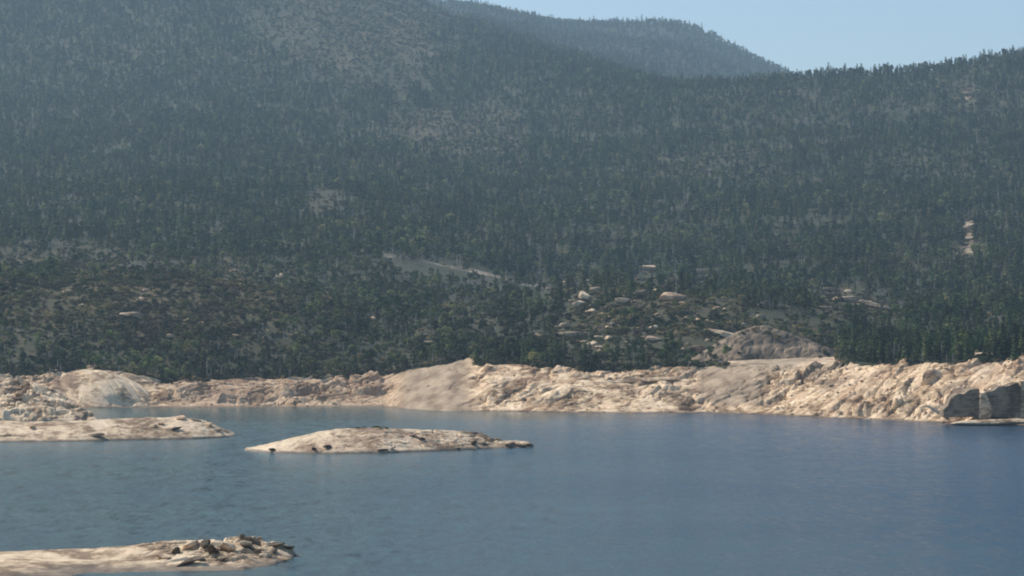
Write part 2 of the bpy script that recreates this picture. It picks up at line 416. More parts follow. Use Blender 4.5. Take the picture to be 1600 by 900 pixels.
TRACK = np.array([(598, 399), (640, 409), (690, 417), (740, 423), (790, 434), (830, 444), (866, 455)], float)

# ------------------------------------------------------------------ water, lake bed, haze
def make_water():
    m, nt, b = mat('lake_water')
    g = nt.nodes.new('ShaderNodeNewGeometry'); pos = g.outputs['Position']
    wind = noise(nt, scaled(nt, pos, (.0022, .006, 1), .12), 1.0, 5, .6, .8)
    paws = noise(nt, scaled(nt, pos, (.16, .05, 1), .1), 1.0, 6, .75, .3)
    grain = noise(nt, scaled(nt, pos, (.55, .13, 1), .06), 1.0, 4, .7, .2)
    paws = math_(nt, 'ADD', math_(nt, 'MULTIPLY', paws, .5), math_(nt, 'MULTIPLY', grain, .5))
    sep = nt.nodes.new('ShaderNodeSeparateXYZ'); nt.links.new(pos, sep.inputs[0])
    def rng_(v, a, b):
        q = N(nt, 'ShaderNodeMapRange'); q.interpolation_type = 'SMOOTHSTEP'
        q.inputs[1].default_value = a; q.inputs[2].default_value = b; nt.links.new(v, q.inputs[0]); return q.outputs[0]
    # the inlet behind the islet is sheltered; the open side on the right is deeper and bluer
    calm = math_(nt, 'MULTIPLY', rng_(sep.outputs[1], 1130, 1230), math_(nt, 'SUBTRACT', 1.0, rng_(sep.outputs[0], 0, 60)))
    open_ = math_(nt, 'MULTIPLY_ADD', wind, .5, math_(nt, 'MULTIPLY', rng_(sep.outputs[0], -90, 170), .75), clamp=True)
    deep = ramp(nt, open_, [(.2, (.034, .066, .058)), (.95, (.002, .030, .066))])
    deep = mix(nt, .8, deep, ramp(nt, paws, [(.43, (.5, .55, .6)), (.57, (1.9, 1.8, 1.6))]), 'MULTIPLY')  # light and dark of the ripples painted into the base colour
    nt.links.new(deep, b.inputs['Base Color'])
    b.inputs['IOR'].default_value = 1.333
    nt.links.new(ramp(nt, paws, [(.3, (.12, .12, .12)), (.7, (.26, .26, .26))]), b.inputs['Roughness'])
    a = noise(nt, scaled(nt, pos, (.30, .5, 1), .5), 1.0, 4, .6)
    c = noise(nt, scaled(nt, pos, (.9, 1.5, 1), .35), 1.0, 4, .65)
    big = noise(nt, scaled(nt, pos, (.06, .10, 1), .2), 1.0, 3, .6)
    h = math_(nt, 'ADD', math_(nt, 'ADD', math_(nt, 'MULTIPLY', a, 1.2), math_(nt, 'MULTIPLY', c, .5)), math_(nt, 'MULTIPLY', big, 1.6))
    n = N(nt, 'ShaderNodeBump', Strength=1.0, Distance=.9)
    nt.links.new(h, n.inputs['Height'])
    st = math_(nt, 'MULTIPLY', math_(nt, 'MULTIPLY_ADD', wind, .5, .05), math_(nt, 'MULTIPLY', math_(nt, 'MULTIPLY_ADD', paws, 6.0, -2.2), math_(nt, 'MULTIPLY_ADD', open_, 1.0, .8)))
    nt.links.new(math_(nt, 'MULTIPLY', math_(nt, 'MAXIMUM', st, .05), math_(nt, 'MULTIPLY_ADD', calm, -.85, 1.0)), n.inputs['Strength'])
    nt.links.new(n.outputs[0], b.inputs['Normal'])
    return m
def sheet(name, x0, x1, y0, y1, z, m, n=24):
    X, Y = np.meshgrid(np.linspace(x0, x1, n), np.linspace(y0, y1, n), indexing='ij')
    return tag(grid_obj(name, X, Y, np.full_like(X, z), m, False), kind='structure')
sheet('water', -8000, 8000, -3000, 11500, 0.0, make_water())
mb, ntb, bb = mat('lake_bed_silt')
gb = ntb.nodes.new('ShaderNodeNewGeometry')
ntb.links.new(ramp(ntb, noise(ntb, gb.outputs['Position'], .02, 4), [(.3, (.10, .085, .06)), (.7, (.18, .15, .11))]), bb.inputs['Base Color'])
sheet('lake_bed', -8000, 8000, -3000, 11500, -8.0, mb)

HAZE = True
if HAZE:
    hz = bpy.data.materials.new('haze'); hz.use_nodes = True
    nt = hz.node_tree; nt.nodes.clear()
    out = nt.nodes.new('ShaderNodeOutputMaterial'); v = nt.nodes.new('ShaderNodeVolumePrincipled')
    v.inputs['Color'].default_value = (.54, .80, 1.0, 1); v.inputs['Density'].default_value = .000070; v.inputs['Anisotropy'].default_value = .25
    nt.links.new(v.outputs[0], out.inputs['Volume'])
    x0, x1, y0, y1, z0, z1 = -8100, 8100, -3100, 11600, -9.2, 2000
    vs = [(x, y, z) for x in (x0, x1) for y in (y0, y1) for z in (z0, z1)]
    fs = [(0, 1, 3, 2), (4, 6, 7, 5), (0, 4, 5, 1), (2, 3, 7, 6), (0, 2, 6, 4), (1, 5, 7, 3)]
    hb = mesh_obj('haze', vs, fs, hz)
    tag(hb, kind='stuff')

# ------------------------------------------------------------------ land meshes
def land_mesh(name, px, ts, base='t', extra=0.0):
    PX, T = np.meshgrid(px, ts, indexing='ij')
    if base == 't':
        Y = y_water(PX) + T * (at(BAND_DEPTH, PX) + 22)
    else:
        yb = y_water(PX) + at(BAND_DEPTH, PX) + 22
        Y = yb + (10990 - yb) * T
    X = (PX - 800) / F * Y
    Z = ground(X, Y)
    py = row_of(Y, Z)
    t = Y - y_water(PX); dep = at(BAND_DEPTH, PX)
    keep, heath, bare = patch_fields(PX, py)
    wob = 7 * fbm(X / 14, Y / 14, 3, 55)
    bare = np.maximum(bare * (t > dep), 1 - sstep(dep - 3, dep + 8, t + wob))
    bare = np.maximum(bare, sstep(1120, 1150, PX) * (1 - sstep(1305, 1325, PX)) * (Y < 1385) * (t > 0))
    sand = np.maximum(sstep(612, 640, PX) * (1 - sstep(715, 748, PX)), sstep(1085, 1110, PX) * (1 - sstep(1175, 1215, PX)) * sstep(8, 18, t))
    sand = sand * (t < dep + 15)
    return tag(grid_obj(name, X, Y, Z, M_LAND, True, {'bare': bare, 'sand': sand, 'heath': heath, 'blk': fracture(X, Y, 1.45, ids=True)[1] * (1 - .7 * sand), 'iron': sstep(235, 270, PX) * (1 - sstep(600, 640, PX))}), kind='structure')
fine_px = np.concatenate([np.arange(-700, -20, 12.0), np.arange(-20, 1620, 1.7), np.arange(1620, 2300, 12.0)])
shore_t = np.concatenate([np.linspace(-.45, -.04, 6), np.linspace(-.02, 1.0, 150)])
land_mesh('rocky_shore', fine_px, shore_t)
hill_t = np.concatenate([np.linspace(0, .035, 70)[:-1], .035 + .42 * np.linspace(0, 1, 220) ** 1.1, np.linspace(.46, 1.0, 120)])
hill_px = np.concatenate([np.arange(-900, 0, 25.0), np.arange(0, 1600, 5.0), np.arange(1600, 2601, 25.0)])
land_mesh('hillside', hill_px, hill_t, 'far')

# dirt track cut into the valley side
def make_track():
    V, Fc = [], []
    pts = []
    for px in np.arange(600, 868, 6.0):
        py = float(np.interp(px, TRACK[:, 0], TRACK[:, 1]))
        Y = 2150 - abs(px - 700) * .05
        x = (px - 800) / F * Y
        z = float(ground(np.array([x]), np.array([Y]))[0])
        w = CAM_H - (py - HORIZON) / F * Y
        pts.append((x, Y, max(z, z * .5 + w * .5)))
    zs = np.array([p[2] for p in pts]); zs = np.convolve(np.pad(zs, 4, 'edge'), np.ones(9) / 9, 'valid')
    for (x, Y, _), z in zip(pts, zs):
        b = 1.6 + 1.6 * vnoise(np.array([x / 18]), np.array([0.]), 3)[0]
        b *= .85
        V += [(x, Y - 5, z - 2.6), (x, Y - 3.5, z - .2), (x, Y, z + .2), (x, Y + 1.0 + b * .3, z + .4 + b), (x, Y + 6, z - 1.5)]
    for i in range(len(pts) - 1):
        for j in range(4):
            a = i * 5 + j; Fc.append((a, a + 5, a + 6, a + 1))
    m, nt, b = mat('track_gravel'); g = nt.nodes.new('ShaderNodeNewGeometry')
    nt.links.new(ramp(nt, noise(nt, g.outputs['Position'], .06, 5, .7), [(.38, (.15, .115, .075)), (.5, (.36, .275, .19)), (.62, (.60, .48, .36))]), b.inputs['Base Color'])
    b.inputs['Roughness'].default_value = .95
    tag(mesh_obj('dirt_track', V, Fc, m), kind='structure')
make_track()

# ------------------------------------------------------------------ rocks
def ico(sub):
    bm = bmesh.new(); bmesh.ops.create_icosphere(bm, subdivisions=sub, radius=1)
    v = np.array([x.co[:] for x in bm.verts]); f = [tuple(y.index for y in x.verts) for x in bm.faces]
    bm.free(); return v, f
ICO = {k: ico(k) for k in (2, 3, 4)}
def rock_verts(sub, seed, size=(1, 1, 1), planes=13, sharp=14, rough=.05, flat_base=True):
    """a block bounded by joint planes with worn edges"""
    r = np.random.default_rng(seed)
    d, f = ICO[sub]
    n = r.normal(size=(planes, 3)); n /= np.linalg.norm(n, axis=1)[:, None]
    n = np.vstack([n, [[0, 0, 1], [.95, .1, .3], [-.9, .3, .3], [.1, -.95, .25], [0, .95, .3]] + r.normal(scale=.15, size=(5, 3))])
    n /= np.linalg.norm(n, axis=1)[:, None]
    h = r.uniform(.62, 1.0, len(n))
    dot = np.maximum(d @ n.T, 1e-3) / h
    rad = ((dot ** sharp).sum(1) + .9 ** sharp) ** (-1 / sharp)
    rad = rad * (1 + rough * fbm(d[:, 0] * 3 + seed, d[:, 1] * 3 + d[:, 2] * 2.3, 3, seed % 97))
    v = d * rad[:, None] * np.array(size)
    if flat_base: v[:, 2] = np.where(v[:, 2] < 0, v[:, 2] * .6, v[:, 2])
    return v, f
ROCK_MESH = []
for k in range(12):
    sz = [(1, .8, .62), (1, .7, .5), (1, .9, .75), (1, .65, .38), (.8, .8, .8), (1, .6, .6)][k % 6]
    bm = bmesh.new(); r_ = np.random.default_rng(300 + k)
    for q in range(17 + k % 3 * 3):
        p = r_.normal(size=3); p = p / np.abs(p).max() ** .55 / np.linalg.norm(p) ** .45 * r_.uniform(.8, 1.0)
        bm.verts.new((p[0] * sz[0], p[1] * sz[1], p[2] * sz[2] * (.6 if p[2] < 0 else 1)))
    h_ = bmesh.ops.convex_hull(bm, input=bm.verts)
    bmesh.ops.delete(bm, geom=[v_ for v_ in bm.verts if not v_.link_faces], context='VERTS')
    bmesh.ops.bevel(bm, geom=list(bm.edges), offset=.045, segments=1, affect='EDGES')
    me = bpy.data.meshes.new('boulder'); bm.to_mesh(me); bm.free(); me.materials.append(M_BOULDER)
    ROCK_MESH.append(me)
DARK_MESH = []
for k in range(4):
    me = ROCK_MESH[k * 3].copy(); me.materials.clear(); me.materials.append(M_DARKROCK); DARK_MESH.append(me)
GREY_MESH = []
for k in range(4):
    me = ROCK_MESH[k * 2 + 1].copy(); me.materials.clear(); me.materials.append(M_GREYROCK); GREY_MESH.append(me)

def place_rock(x, y, size, label, group=None, name='boulder', meshes=None, squash=1.0, rz=None, tilt=None, z=None, sink=.18, long=1.0, cat='boulder'):
    me = random.choice(meshes or ROCK_MESH)
    o = bpy.data.objects.new(name, me)
    if z is None: z = float(surface(np.array([x]), np.array([y]))[0])
    o.location = (x, y, z + size * (.5 - sink) * squash * .5)
    o.rotation_euler = ((tilt[0] if tilt else random.uniform(-.3, .3)), (tilt[1] if tilt else random.uniform(-.3, .3)), random.uniform(0, 6.28) if rz is None else rz)
    o.scale = (size * .5 * long, size * .5, size * .5 * squash)
    COL.objects.link(o)
    return tag(o, label, cat, group)

# ------------------------------------------------------------------ islets
ISLETS = []
def make_islet(name, label, cat, front, top, depth, crown_at, res, rough, seed, pxr, m=M_ROCK, fr_scale=.5, edge=1.0, kind=None):
    """front: column,row of the near waterline; top: column,row of the skyline; depth: width away from the camera"""
    front = np.array(front, float); top = np.array(top, float); depth = np.array(depth, float)
    px0, px1 = pxr
    def height(x, y):
        px = col_of(x, y)
        yf = CAM_H * F / (at(front, px) - HORIZON); dp = at(depth, px)
        ycr = yf + dp * crown_at
        zc = CAM_H - (at(top, px) - HORIZON) / F * ycr
        s = (y - yf) / dp
        up = np.clip(s / crown_at, -1, 1); dn = np.clip((1 - s) / (1 - crown_at), -1, 1)
        prof = np.where(s < crown_at, np.sign(up) * np.abs(up) ** .72, np.sign(dn) * np.abs(dn) ** .8)
        z = zc * prof
        e = sstep(px0, px0 + 14 * edge, px) * (1 - sstep(px1 - 14 * edge, px1, px))
        z = z * e - (1 - e) * 1.5
        fr = fracture(x, y, fr_scale, .35, seed) * np.interp(px, rough[0], rough[1])
        z = z + fr * sstep(.1, 2.0, z) + .25 * fbm(x / 5, y / 3, 3, seed)
        return np.maximum(z, -2.5)
    ymin = CAM_H * F / (front[:, 1].max() - HORIZON) - 5; 
    PX = []
    yref = CAM_H * F / (front[:, 1].mean() - HORIZON)
    step = res / yref * F
    px = np.concatenate([np.arange(px0 - 4, -30, step * 4), np.arange(max(px0 - 4, -30), px1 + 5, step)])
    s = np.linspace(-.12, 1.1, int(depth[:, 1].max() * 1.22 / (res * 1.4)))
    P, S = np.meshgrid(px, s, indexing='ij')
    Y = CAM_H * F / (at(front, P) - HORIZON) + S * np.maximum(at(depth, P), 3)
    X = (P - 800) / F * Y
    Z = height(X, Y)
    attrs = None
    o = grid_obj(name, X, Y, Z, m, True)
    if kind: tag(o, label, None, None, kind)
    else: tag(o, label, cat)
    ISLETS.append((height, px0, px1, front, depth))
    return o
make_islet('rock_islet', 'long low cream rock islet with a pale pointed tip in open water', 'islet',
    [(360, 703), (375, 704), (430, 708), (520, 709), (600, 708), (700, 704), (770, 701), (842, 699)],
    [(360, 703), (375, 702), (410, 695), (450, 685), (500, 674), (530, 670), (580, 668), (650, 671), (720, 674), (758, 678), (772, 685), (790, 688), (820, 690), (842, 697)],
    [(360, 6), (400, 25), (500, 55), (650, 60), (760, 40), (842, 14)], .42, .32, ((300, 480, 560, 640, 760, 800), (.2, .25, .35, .45, .8, .5)), 11, (372, 842))
make_islet('rock_bar', 'flat sandy coloured rock bar reaching in from the frame edge below the cracked rocks', 'rock bar',
    [(-500, 694), (-100, 691), (0, 691), (120, 690), (200, 688), (300, 686), (345, 684), (378, 681)],
    [(-500, 655), (0, 657), (60, 659), (120, 657), (200, 653), (280, 652), (315, 655), (335, 663), (350, 670), (378, 680)],
    [(-500, 75), (0, 75), (200, 72), (300, 60), (345, 34), (378, 12)], .4, .45, ((-400, 150, 230, 380), (.1, .14, .35, .4)), 23, (-500, 378))
make_islet('rock_point', 'rocky point of layered cream slabs with dark cracks running down behind the flat bar', 'rock point',
    [(-700, 659), (0, 659), (120, 659), (150, 660), (165, 661)],
    [(-700, 596), (0, 600), (25, 599), (50, 602), (72, 607), (92, 616), (108, 627), (122, 636), (140, 648), (158, 659)],
    [(-700, 120), (0, 110), (90, 90), (130, 50), (165, 12)], .5, .5, ((-700, 158), (1.8, 1.5)), 81, (-700, 163), fr_scale=1.25)
make_islet('rock_spit', 'smooth pale rock spit with dark broken end closest to the viewer', 'rock spit',
    [(-700, 960), (-100, 930), (0, 914), (80, 903), (140, 895), (250, 893), (380, 891), (430, 882), (455, 874), (470, 868)],
    [(-700, 866), (0, 863), (60, 861), (130, 858), (200, 852), (235, 848), (300, 843), (380, 842), (410, 848), (440, 852), (462, 858), (470, 864)],
    [(-700, 75), (0, 62), (150, 46), (300, 44), (400, 40), (450, 16), (470, 6)], .74, .2, ((-300, 180, 240, 300, 440), (.05, .12, .4, .9, 1.1)), 37, (-700, 470))

def surface(x, y):
    x = np.asarray(x, float); y = np.asarray(y, float)
    if float(y.reshape(-1)[0]) < 1100 or (float(y.reshape(-1)[0]) < 1300 and float(col_of(x, y).reshape(-1)[0]) < 158):
        z = np.full(x.shape, -2.5)
        px = col_of(x, y)
        for hf, a, b, fr, dp in ISLETS:
            yf = CAM_H * F / (at(fr, px) - HORIZON)
            inside = (px > a) & (px < b) & (y > yf - 3) & (y < yf + at(dp, px) * 1.05)
            z = np.where(inside, np.maximum(z, hf(x, y)), z)
        return z
    return ground(x, y)

# ---- hand-placed landmark outcrops --------------------------------------------------
def outcrop(name, label, cat, px, y, z, size, seed, m, planes=12, sharp=20, sub=4, rz=0.0, rough=.04, tilt=(0, 0), disp=.0):
    v, f = rock_verts(sub, seed, size, planes, sharp, rough, False)
    if disp:
        fr = fracture(v[:, 0] * 1.0, v[:, 1] * 1.0 + v[:, 2] * .7, .45, .4, seed % 50)
        nrm = v / np.linalg.norm(v, axis=1)[:, None]
        v = v + nrm * (fr * disp)[:, None]
    o = mesh_obj(name, v, f, m)
    o.location = ((px - 800) / F * y, y, z)
    o.rotation_euler = (tilt[0], tilt[1], rz)
    return tag(o, label, cat)
m2 = 1 / F
# granite dome above the sandy bench
def dome():
    Yc = 1368.0; W = 268 * Yc / F; x0 = (1064 - 800) / F * Yc
    prof = np.array([(0, 0), (.06, 5), (.14, 9.5), (.24, 15.5), (.34, 21), (.44, 24.5), (.53, 24.8), (.64, 21.5), (.76, 17), (.88, 12), (.96, 7), (1, 0)])
    u = np.linspace(0, 1, 200); s = np.linspace(0, 1, 90)
    U, S = np.meshgrid(u, s, indexing='ij')
    top = np.interp(U, prof[:, 0], prof[:, 1])
    X = x0 + U * W; Yv = Yc - 6 + S * 60
    face = np.clip((S * 60 - 2 * fbm(X / 9, X * 0, 3, 4)) / (3 + .55 * top + 14 * U), 0, 1)
    Yv = Yv + 2 * fbm(X / 12, X * 0, 2, 9)
    Z = top * face ** .62 * np.where(S > .25, np.cos((S - .25) * 1.5) ** .5, 1)
    Z = Z * .93 + 1.0 * fracture(X, Yv + Z * .8, .9, .9, 71) * sstep(2, 6, Z) * .5
    Z = Z + 19.3
    Z[0] -= 6; Z[-1] -= 6; Z[:, 0] -= 4
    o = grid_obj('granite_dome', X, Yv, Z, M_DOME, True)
    global DOME_PTS
    DOME_PTS = np.stack([X, Yv, Z], -1)
    tag(o, 'broad granite dome with shaded grey front above the straight sandy bench', 'rock dome')
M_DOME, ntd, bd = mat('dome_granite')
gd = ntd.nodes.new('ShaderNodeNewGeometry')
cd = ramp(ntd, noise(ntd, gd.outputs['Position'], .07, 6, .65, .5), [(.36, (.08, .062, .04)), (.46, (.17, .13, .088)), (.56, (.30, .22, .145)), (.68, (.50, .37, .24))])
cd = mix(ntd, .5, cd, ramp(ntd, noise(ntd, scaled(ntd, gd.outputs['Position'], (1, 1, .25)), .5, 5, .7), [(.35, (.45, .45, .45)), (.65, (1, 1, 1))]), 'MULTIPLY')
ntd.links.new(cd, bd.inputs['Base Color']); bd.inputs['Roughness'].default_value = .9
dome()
def whaleback():
    Yc = 1352.0
    top = np.array([(72, 628), (80, 590), (88, 583), (100, 580), (125, 577), (155, 578), (172, 581), (190, 587), (208, 596), (228, 608), (246, 622), (257, 634), (262, 642)], float)
    u = np.linspace(70, 263, 170); sv = np.linspace(0, 1, 80)
    U, S = np.meshgrid(u, sv, indexing='ij')
    Yf = 1372 - 18 * np.sin((U - 70) / 193 * math.pi) ; D = 64
    Y = Yf + S * D - 8; X = (U - 800) / F * Y
    zc = CAM_H - (np.interp(U, top[:, 0], top[:, 1]) - HORIZON) / F * (Yf + 26)
    prof = np.where(S < .53, np.sin(np.clip(S / .53, 0, 1) * math.pi / 2) ** .9, 1 - ((S - .53) / .47) ** 2 * .9)
    Z = (zc + 1.5) * prof - 1.5
    ca, sa = math.cos(-.35), math.sin(-.35)
    along = X * ca - Y * .2; crack = voronoi(X / 17 + Y / 30, (Y * .35 + X * .42) / 3.4, 61)
    Z = Z - 1.1 * (1 - sstep(0, .16, crack[1] - crack[0])) * sstep(.3, 2.5, Z) + (crack[2] - .5) * .8 * sstep(.5, 4, Z) + .5 * fbm(X / 6, Y / 6, 3, 62)
    # a low dark overhang near the water at the middle
    hole = np.exp(-((U - 192) / 22) ** 2 - ((S - .07) / .05) ** 2)
    Y = Y + hole * 5
    Z[0] -= 2; Z[-1] -= 4
    tag(grid_obj('rock_slab', X, Y, Z, M_ROCK, True), 'big smooth pale whaleback slab sloping down to the inlet', 'rock slab')
def prism(name, label, cat, outline, Y, depth, m, back_rise=.0, seed=1, jitter=.25):
    """an angular block: outline of its face, carried back with a tapering rear and broken edges"""
    bm = bmesh.new(); r = np.random.default_rng(seed)
    fr = [bm.verts.new(((px - 800) / F * Y, Y + (outline[0][1] - py) * .03 + r.uniform(-jitter, jitter), CAM_H - (py - HORIZON) / F * Y)) for px, py in outline]
    cx = sum(v.co.x for v in fr) / len(fr)
    bk = [bm.verts.new((cx + (v.co.x - cx) * .9 + r.uniform(-.4, .4), v.co.y + depth * r.uniform(.8, 1.1), v.co.z * (1 + back_rise) + r.uniform(-.2, .2))) for v in fr]
    bm.faces.new(fr[::-1]); bm.faces.new(bk)
    for i in range(len(fr)):
        j = (i + 1) % len(fr); bm.faces.new((fr[i], fr[j], bk[j], bk[i]))
    bmesh.ops.recalc_face_normals(bm, faces=bm.faces)
    bmesh.ops.bevel(bm, geom=list(bm.edges), offset=.16, segments=1, affect='EDGES')
    bmesh.ops.triangulate(bm, faces=bm.faces)
    bmesh.ops.subdivide_edges(bm, edges=list(bm.edges), cuts=3, use_grid_fill=True)
    for v in bm.verts:
        c = v.co; d = fbm(np.array([c.x / 1.6 + c.y * .3]), np.array([c.z / 1.3 + c.y * .5]), 3, seed)[0] * .45
        v.co = c + Vector((d * .5, -d, d * .4))
    me = bpy.data.meshes.new(name); bm.to_mesh(me); bm.free(); me.materials.append(m)
    o = bpy.data.objects.new(name, me); COL.objects.link(o); return tag(o, label, cat)
# squared rock block at the frame edge: two facets with shade in their dark tone, a light wedge between
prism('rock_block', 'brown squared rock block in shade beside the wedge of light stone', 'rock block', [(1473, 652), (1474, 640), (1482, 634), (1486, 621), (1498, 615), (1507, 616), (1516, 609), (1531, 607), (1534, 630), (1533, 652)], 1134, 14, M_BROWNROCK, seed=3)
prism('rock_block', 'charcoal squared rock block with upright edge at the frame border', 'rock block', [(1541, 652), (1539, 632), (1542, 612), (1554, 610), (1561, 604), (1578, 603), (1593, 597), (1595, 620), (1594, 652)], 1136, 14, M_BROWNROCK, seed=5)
prism('rock_block', 'light grey wedge of stone between the two dark rock blocks', 'rock block', [(1530, 654), (1532, 616), (1541, 612), (1552, 640), (1548, 654)], 1132, 12, M_ROCK, seed=6)
prism('rock_block', 'pale stone block cut off by the frame border beside the charcoal block', 'rock block', [(1594, 654), (1596, 596), (1640, 592), (1650, 654)], 1137, 14, M_ROCK, seed=7)
outcrop('rock_ledge', 'thin pale ledge of stone at the waterline under the dark rock blocks', 'rock ledge', 1556, 1126, 1.6, (19, 4, 1.5), 33, M_ROCK, 3, 10, disp=.3, tilt=(0, -.03))
outcrop('rock_slab', 'bright tilted cream slab standing highest above the right-hand boulder slope', 'rock slab', 1458, 1206, 19.0, (5.6, 4, 5.2), 41, M_ROCK, 6, 22, rz=.2, tilt=(-.4, .3), disp=.2)
outcrop('rock_slab', 'long narrow light slab slanting down to the water in the boulder slope', 'rock slab', 1312, 1236, 8.2, (14, 2.2, 1.6), 43, M_ROCK, 3, 24, rz=.2, tilt=(0, -.42), disp=.15)
outcrop('rock_slab', 'pale bent slab resting against the brown rock block', 'rock slab', 1468, 1150, 4.6, (6.5, 1.6, .9), 44, M_ROCK, 3, 24, rz=-.2, tilt=(0, .55), disp=.1)
outcrop('rock_ledge', 'long straight pale ledge running below the boulders right of the cream mound', 'rock ledge', 985, 1322, 14.3, (24, 3.5, 1.3), 47, M_ROCK, 3, 20, rz=.02, tilt=(0, -.055), disp=.2)
whaleback()

# ---- boulders along the shore, in stretches ------------------------------------------
STRETCHES = [
    (4, 120, 12, (6, 13), 'grey-cream', 'among the cracked rocks', 'boulders of the layered rocks'),
    (86, 250, 6, (5, 11), 'pale', 'by the smooth whaleback slab', 'boulders by the whaleback slab'),
    (256, 330, 17, (7, 20), 'pinkish beige', 'just past the whaleback slab', 'boulders past the whaleback slab'),
    (330, 410, 17, (7, 20), 'pinkish beige', 'behind the bar tip', 'boulders behind the bar tip'),
    (410, 510, 18, (7, 18), 'reddish beige', 'behind the islet tip', 'boulders behind the islet tip'),
    (510, 615, 18, (7, 18), 'reddish beige', 'by the grey sand ramp', 'boulders by the sand ramp'),
    (750, 900, 20, (5, 13), 'cream', 'on the bright rock mound', 'boulders on the cream mound'),
    (900, 990, 17, (6, 18), 'pale', 'along the straight ledge', 'boulders along the ledge'),
    (990, 1085, 17, (6, 18), 'pale', 'past the straight ledge', 'boulders past the ledge'),
    (1100, 1215, 12, (5, 12), 'tan', 'on the grey-brown sand patch', 'boulders on the sand'),
    (1215, 1275, 18, (7, 20), 'pinkish cream', 'below the granite dome', 'boulders below the dome'),
    (1275, 1340, 18, (7, 20), 'pinkish cream', 'around the long slanting slab', 'boulders around the slanting slab'),
    (1340, 1410, 19, (8, 22), 'cream', 'past the slanting slab', 'boulders of the steep slope'),
    (1410, 1480, 19, (8, 22), 'cream', 'around the highest tilted slab', 'boulders around the tilted slab'),
    (1480, 1600, 20, (8, 18), 'cream', 'over the dark blocks', 'boulders above the dark blocks')]
for a, b, n, (s0, s1), tone_w, place_w, grp in STRETCHES:
    for k in range(n):
        px = random.uniform(a, b); s = random.uniform(.02, 1.03) ** .8
        if 900 <= a <= 990: s = random.choice([random.uniform(.75, 1.02), random.uniform(.05, .5)])
        if a == 1480: s = random.uniform(.55, 1.05)
        if a == 86: s = random.choice([.02, .95, 1.0])
        y = y_water(px) + s * at(BAND_DEPTH, px)
        if a == 4: y = 1170 + 45 * s; x = (px - 800) / F * y
        big = random.random() < .35
        spx = random.uniform(s0, s1) * (1 if big else .7)
        sq = random.uniform(.6, 1.15); lo = random.uniform(1, 1.7)
        shape = 'flat long' if lo > 1.45 and sq < .9 else 'long' if lo > 1.45 else 'flat' if sq < .75 else 'blocky' if sq > 1 else 'rounded'
        sw = 'large' if spx > .75 * s1 else 'small' if spx < .48 * s1 else 'medium'
        hw = 'at the waterline' if s < .2 else 'low down' if s < .45 else 'halfway up' if s < .72 else 'uppermost'
        place_rock(float(x), float(y), float(spx * m2 * y), f'{sw} {shape} {tone_w} boulder {hw} {place_w}', grp, squash=sq, long=lo)
# rocks on the two islets, the bar and the spit
def on_iso(px, py, size_px, label, group=None, meshes=None, squash=.8, long=1.2, rz=None, sink=.25, tilt=None):
    lo, hi = (470, 640) if py > 800 else ((860, 1010) if px > 372 else (960, 1100))
    ys = np.arange(lo, hi, .4); x = (px - 800) / F * ys
    r = row_of(ys, surface(x, ys)); k = np.nonzero(r <= py)[0]
    if len(k) == 0: k = [int(np.argmin(r))]
    y = float(ys[k[0]]); x = (px - 800) / F * y
    if py > 800: size_px *= 1.3; sink = .3
    return place_rock(x, y, size_px * m2 * y * 1.1, label, group, meshes=meshes, squash=squash, long=long, rz=rz, sink=sink, tilt=tilt)
on_iso(426, 704, 15, 'dark brown rock nearest the pointed tip of the long islet', meshes=DARK_MESH, squash=.5)
on_iso(491, 703, 14, 'dark rock at the waterline of the long islet, first of a close pair', meshes=DARK_MESH)
on_iso(513, 701, 14, 'dark rock at the waterline of the long islet, second of a close pair', meshes=DARK_MESH)
on_iso(597, 704, 20, 'flat brown rock at the waterline under the middle of the long islet', meshes=DARK_MESH, squash=.4)
on_iso(613, 702, 12, 'small dark rock beside the flat brown one on the long islet', meshes=DARK_MESH)
on_iso(660, 688, 17, 'dark slanted rock in the middle of the face of the long islet', meshes=DARK_MESH, squash=.5)
on_iso(645, 681, 20, 'grey-brown flat rock just above the dark slanted rock on the islet', squash=.4)
on_iso(716, 702, 11, 'small dark rock at the waterline left of the broken end of the islet', meshes=DARK_MESH)
on_iso(741, 696, 18, 'larger dark rock where the long islet breaks down, low on its face', meshes=DARK_MESH)
on_iso(757, 696, 11, 'smaller dark rock touching the broken end of the long islet', meshes=DARK_MESH)
on_iso(766, 690, 14, 'cream boulder at the step between islet and its dark tail', squash=.9)
on_iso(778, 688, 12, 'pale thin stone on the gap before the dark tail of the islet', squash=.5)
on_iso(797, 697, 22, 'dark green-black rock beginning the low tail of the islet', meshes=DARK_MESH, squash=.6)
on_iso(812, 697, 22, 'dark green-black rock in the middle of the low tail of the islet', meshes=DARK_MESH, squash=.6)
on_iso(827, 697, 18, 'dark green-black rock at the very end of the low tail of the islet', meshes=DARK_MESH, squash=.55)
on_iso(238, 668, 16, 'brown boulder halfway out on the flat rock bar', squash=.6)
on_iso(252, 664, 12, 'small beige boulder beside the brown one on the flat rock bar', squash=.7)
on_iso(276, 672, 15, 'dark brown round rock low on the flat rock bar', meshes=DARK_MESH, squash=.6)
on_iso(285, 655, 22, 'brown boulder on the skyline near the outer end of the flat bar', squash=.6)
on_iso(305, 658, 18, 'beige boulder on the skyline next to the outer end of the bar', squash=.7)
on_iso(325, 664, 18, 'tan boulder at the outer end of the flat rock bar', squash=.7)
on_iso(340, 674, 16, 'lowest tan boulder at the outer tip of the flat rock bar', squash=.6)
on_iso(150, 681, 26, 'low rounded grey patch of rock on the near edge of the flat bar', meshes=GREY_MESH, squash=.45)
on_iso(8, 680, 20, 'reddish flat rock at the near edge of the bar by the frame border', squash=.35)
on_iso(50, 668, 16, 'brown flat stone lying on the inner part of the flat bar', squash=.35)
